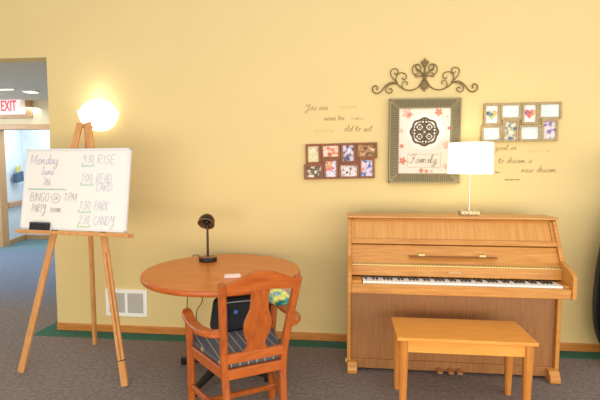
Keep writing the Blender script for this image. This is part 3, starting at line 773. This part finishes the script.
flourish(wl, .03, .135, 1.838, .02, DF)
flourish(wl, -.262, -.11, 1.742, .02, DF)
line(wl, 'words', 'old to set', -.03, .195, 1.742, .024, D)
wr = thing('wall_lettering', 'cursive brown wall lettering with the word dream, below the tan collage frame', 'wall decal', (0, 0, 0))
line(wr, 'words', 'goal or', 1.150, 1.312, 1.588, .020, D)
flourish(wr, 1.40, 1.56, 1.575, .02, DF)
line(wr, 'words', 'to dream a', 1.175, 1.43, 1.487, .022, D)
line(wr, 'words', 'new dream.', 1.352, 1.62, 1.415, .024, D)
flourish(wr, 1.13, 1.21, 1.412, .014, DF)
flourish(wr, 1.23, 1.345, 1.355, .010, D)

# ---------------------------------------------------------------- framed art
fa = thing('framed_art', 'framed floral Family picture with dark round medallion in a ribbed pewter frame', 'framed picture', (.606, -.004, 1.660))
fw, fh, iw, ih = .275, .330, .198, .254
bm = bmesh.new()
def mitre(bm, a, b, c, d): return prism(bm, [a, b, c, d], 1, -.028, 0, .002)
mitre(bm, (-fw, fh), (fw, fh), (iw, ih), (-iw, ih)); mitre(bm, (-fw, -fh), (fw, -fh), (iw, -ih), (-iw, -ih))
mitre(bm, (-fw, fh), (-iw, ih), (-iw, -ih), (-fw, -fh)); mitre(bm, (fw, fh), (iw, ih), (iw, -ih), (fw, -fh))
fr = obj('frame', bm, M['pewter'], fa)
bm = bmesh.new(); N1, N2 = 34, 42
for k in range(N1+1):
    x = -fw+.03+k*(2*fw-.06)/N1
    lo = max(ih, fh-(fw-abs(x)))+.010
    for s in (1, -1):
        z0, z1 = sorted((s*lo, s*(fh-.012)))
        if z1-z0 > .01: box(bm, x-.0036, x+.0036, -.033, -.027, z0, z1, .0015, seg=1)
for k in range(N2+1):
    z = -fh+.03+k*(2*fh-.06)/N2
    lo = max(iw, fw-(fh-abs(z)))+.010
    for s in (1, -1):
        x0, x1 = sorted((s*lo, s*(fw-.012)))
        if x1-x0 > .01: box(bm, x0, x1, -.033, -.027, z-.0036, z+.0036, .0015, seg=1)
obj('ribs', bm, M['pewter_dark'], fr)
bm = bmesh.new()
for (a0, a1, b0, b1) in ((-fw, fw, fh-.012, fh), (-fw, fw, -fh, -fh+.012), (-fw, -fw+.012, -fh, fh), (fw-.012, fw, -fh, fh)): box(bm, a0, a1, -.034, 0, b0, b1, .002)
for (a0, a1, b0, b1) in ((-iw-.008, iw+.008, ih, ih+.01), (-iw-.008, iw+.008, -ih-.01, -ih), (-iw-.008, -iw, -ih, ih), (iw, iw+.008, -ih, ih)): box(bm, a0, a1, -.034, 0, b0, b1, .002)
obj('frame_edge', bm, M['pewter'], fr)
obj('art_panel', BX(-iw, iw, -.022, -.002, -ih, ih), M['canvas'], fa)
FA = lambda y: (lambda u, v: Vector((u, y, v)))
def disc(bm, cx, cz, r, y, n=28, lob=0, ph=0, ri=0):
    P = [(r*(1+lob*math.cos(5*(2*PI*i/n)+ph))) for i in range(n)]
    vs = [bm.verts.new((cx+P[i]*math.cos(2*PI*i/n), y, cz+P[i]*math.sin(2*PI*i/n))) for i in range(n)]
    bm.faces.new(vs)
bm = bmesh.new(); disc(bm, 0, .072, .140, -.0225); obj('pale_circle', bm, M['canvas2'], fa)
# medallion
bm = bmesh.new(); mc = Vector((-.001, -.026, .072)); RM = .102
def circ(r, cx=0, cz=0, n=32, lob=0, nl=8): return [mc+Vector((cx+r*(1+lob*math.cos(nl*2*PI*i/n))*math.cos(2*PI*i/n), 0, cz+r*(1+lob*math.cos(nl*2*PI*i/n))*math.sin(2*PI*i/n))) for i in range(n)]
def tube(path, w, closed=True): sweep(bm, path, w, w*.7, n=6, up=(0, 1, 0), closed=closed)
tube(circ(RM, n=64, lob=.05), .015)
for k in range(4):
    a = PI/4+k*PI/2; c = (.052*math.cos(a), .052*math.sin(a))
    tube(circ(.029, *c, n=20, lob=.12, nl=4), .011); tube(circ(.010, *c, n=12), .010)
    for j in (-1, 1):
        b = a+j*.62; tube(circ(.012, .078*math.cos(b), .078*math.sin(b), 12), .007)
    b = k*PI/2
    tube([mc+Vector((r*math.cos(b), 0, r*math.sin(b))) for r in (.01, .05, .1)], .009, False)
    tube(circ(.014, .05*math.cos(b), .05*math.sin(b), 12), .007)
tube(circ(.014, n=14), .01)
obj('medallion', bm, M['bronze'], fa)
# family plaque
bm = bmesh.new(); F2 = FA(-.0235)
qd = [(-.125, -.095), (-.11, -.11), (-.04, -.102), (.0, -.108), (.05, -.102), (.115, -.11), (.13, -.095), (.125, -.15), (.13, -.2), (.115, -.21), (.05, -.204), (0, -.21), (-.05, -.204), (-.115, -.21), (-.13, -.2), (-.125, -.15), (-.125, -.095)]
ribbon(bm, qd, .003, F2); obj('plaque_border', bm, M['script_grey'], fa)
bm = bmesh.new(); write(bm, 'Family', -.118, .10, -.172, .032, .0062, FA(-.024), .2); obj('lettering', bm, M['script_grey'], fa)
for (x, z, r, m) in [(-.135, .215, .036, 'peach'), (-.12, .205, .018, 'coral'), (.105, .222, .026, 'coral'), (.185, .10, .014, 'coral'), (-.175, -.04, .016, 'coral'), (-.165, -.155, .026, 'coral'), (.17, -.03, .026, 'peach'), (.165, -.045, .014, 'coral'), (-.02, -.232, .017, 'coral'), (.02, -.236, .013, 'coral'), (-.18, .08, .016, 'peach'), (.17, -.2, .018, 'peach'), (.06, -.238, .012, 'peach'), (.17, .19, .012, 'peach')]:
    bm = bmesh.new(); disc(bm, x, z, r, -.0232-.0004*random.random(), 30, .28, random.random()*6); f = obj('flower', bm, M[m], fa)

# ---------------------------------------------------------------- iron scroll above the picture
ws = thing('wall_scroll', 'antique bronze scrollwork wall ornament above the framed Family picture', 'wall ornament', (.600, -.012, 2.152))
U = .00141; 
def sp(pts, s=1, k=6): return [Vector((s*(p.x-297)*U, 0, (128-p.y)*U)) for p in spline([(a, b, 0) for a, b in pts], k)]
half = {
 'main_scroll': ([(36, 190), (40, 176), (28, 166), (14, 176), (14, 196), (36, 210), (62, 196), (84, 168), (112, 151), (140, 154), (164, 174), (196, 192), (232, 194), (266, 176), (288, 140), (306, 104), (334, 84), (346, 70), (340, 56), (326, 58)], .016),
 'upper_scroll': ([(152, 156), (132, 136), (114, 112), (112, 88), (128, 75), (148, 80), (152, 98), (140, 106), (132, 96)], .013),
 'inner_scroll': ([(150, 154), (140, 130), (152, 104), (176, 98), (196, 110), (196, 130), (182, 136), (176, 124)], .013),
 'small_scroll': ([(184, 186), (174, 168), (182, 148), (198, 146), (206, 158), (196, 164)], .011),
 'lower_scroll': ([(142, 156), (108, 162), (86, 184), (92, 204), (112, 208), (122, 192), (110, 182), (102, 190)], .013),
 'centre_scroll': ([(294, 120), (270, 118), (240, 108), (230, 84), (238, 60), (262, 54), (276, 72), (264, 92), (250, 82)], .013),
 'drop_scroll': ([(292, 118), (268, 102), (250, 106), (248, 122), (262, 124)], .010),
}
for nm, (pts, w) in half.items():
    for s in (1, -1):
        bm = bmesh.new(); sweep(bm, sp(pts, s, 5), w*.62, w*.6, n=7, up=(0, 1, 0)); obj(nm, bm, M['iron'], ws, True)
def leaf(pts, name):
    bm = bmesh.new(); P = [((x-297)*U, (128-y)*U) for x, y in pts]
    prism(bm, P, 1, -.008, .006, .002); obj(name, bm, M['iron'], ws)
leaf([(297, 18), (304, 34), (303, 42), (314, 34), (320, 44), (312, 56), (304, 58), (308, 68), (297, 66), (286, 68), (290, 58), (282, 56), (274, 44), (280, 34), (291, 42), (290, 34)], 'fleur_finial')
leaf([(297, 206), (290, 190), (278, 186), (274, 172), (286, 160), (290, 150), (297, 140), (304, 150), (308, 160), (320, 172), (316, 186), (304, 190)], 'drop_leaf')
bm = bmesh.new(); sweep(bm, [Vector((0, 0, (128-66)*U)), Vector((0, 0, (128-150)*U))], .012); obj('stem', bm, M['iron'], ws)
bm = bmesh.new(); sweep(bm, [Vector((-.012, 0, 0.005)), Vector((.012, 0, 0.005))], .022); obj('collar', bm, M['iron'], ws)

# ---------------------------------------------------------------- lights
def area(name, loc, target, size, sy, energy, col=(1, 1, 1), spread=180):
    l = bpy.data.lights.new(name, 'AREA'); l.shape = 'RECTANGLE'; l.size = size; l.size_y = sy; l.energy = energy; l.color = col
    l.spread = math.radians(spread)
    o = bpy.data.objects.new(name, l); C.objects.link(o); o.location = loc
    o.rotation_euler = (Vector(target)-Vector(loc)).to_track_quat('-Z', 'Y').to_euler(); return o
def point(name, loc, energy, col, r=.04):
    l = bpy.data.lights.new(name, 'POINT'); l.energy = energy; l.color = col; l.shadow_soft_size = r
    o = bpy.data.objects.new(name, l); C.objects.link(o); o.location = loc; return o
area('room_fill', (.4, -1.9, 3.6), (.3, -.2, 2.2), 5.6, 1.6, 7, (.95, .93, 1.6))  # added cool fill that pales the upper wall, no real fixture
area('room_fill', (.2, -3.2, 3.4), (.2, -1.2, .0), 4.0, 2.0, 15, (.97, .98, 1.0))
area('room_fill', (.6, -4.4, .75), (.6, 0, .1), 7.6, 1.2, 150, (1, .94, .79))  # added low warm fill behind the camera, lifts the lower wall
area('corridor_light', (-5.0, 2.2, 2.5), (-5.0, 2.2, 0), 2.2, 1.6, 50, (.95, .98, 1))
area('hall_light', (-5.4, 4.2, 2.5), (-5.6, 4.3, 0), 1.2, .5, 26, (.88, .95, 1))
area('side_light', (-7.6, 2.2, 1.9), (-4.8, 1.4, 0), 2.0, 1.6, 90, (.80, .92, 1))  # added cool fill over the corridor floor, no window stands here
area('side_light', (4.6, -2.6, 1.5), (1.7, 0, .8), 1.8, 1.8, 34, (1, .96, .88))  # daylight from the right, presumed window out of view
point('sconce_glow', (-2.10, -.10, 2.06), 0.5, (1, .97, .92), .035)
point('lamp_glow', (.895, -.27, 1.55), 3, (1, .94, .84), .03)
w = bpy.data.worlds.new('world'); bpy.context.scene.world = w; w.use_nodes = True
w.node_tree.nodes['Background'].inputs[0].default_value = (1, .97, .92, 1); w.node_tree.nodes['Background'].inputs[1].default_value = .76

# ---------------------------------------------------------------- camera
cd = bpy.data.cameras.new('camera'); cd.sensor_fit = 'HORIZONTAL'; cd.sensor_width = 36; cd.lens = 440/600*36
cam = bpy.data.objects.new('camera', cd); C.objects.link(cam); cam.location = (0, -3.6, 1.461)
cam.rotation_euler = (math.radians(90-4.37), 0, math.radians(6.05)); cd.clip_start = .05
bpy.context.scene.camera = cam
bpy.context.scene.view_settings.view_transform = 'Standard'
bpy.context.scene.view_settings.look = 'None'
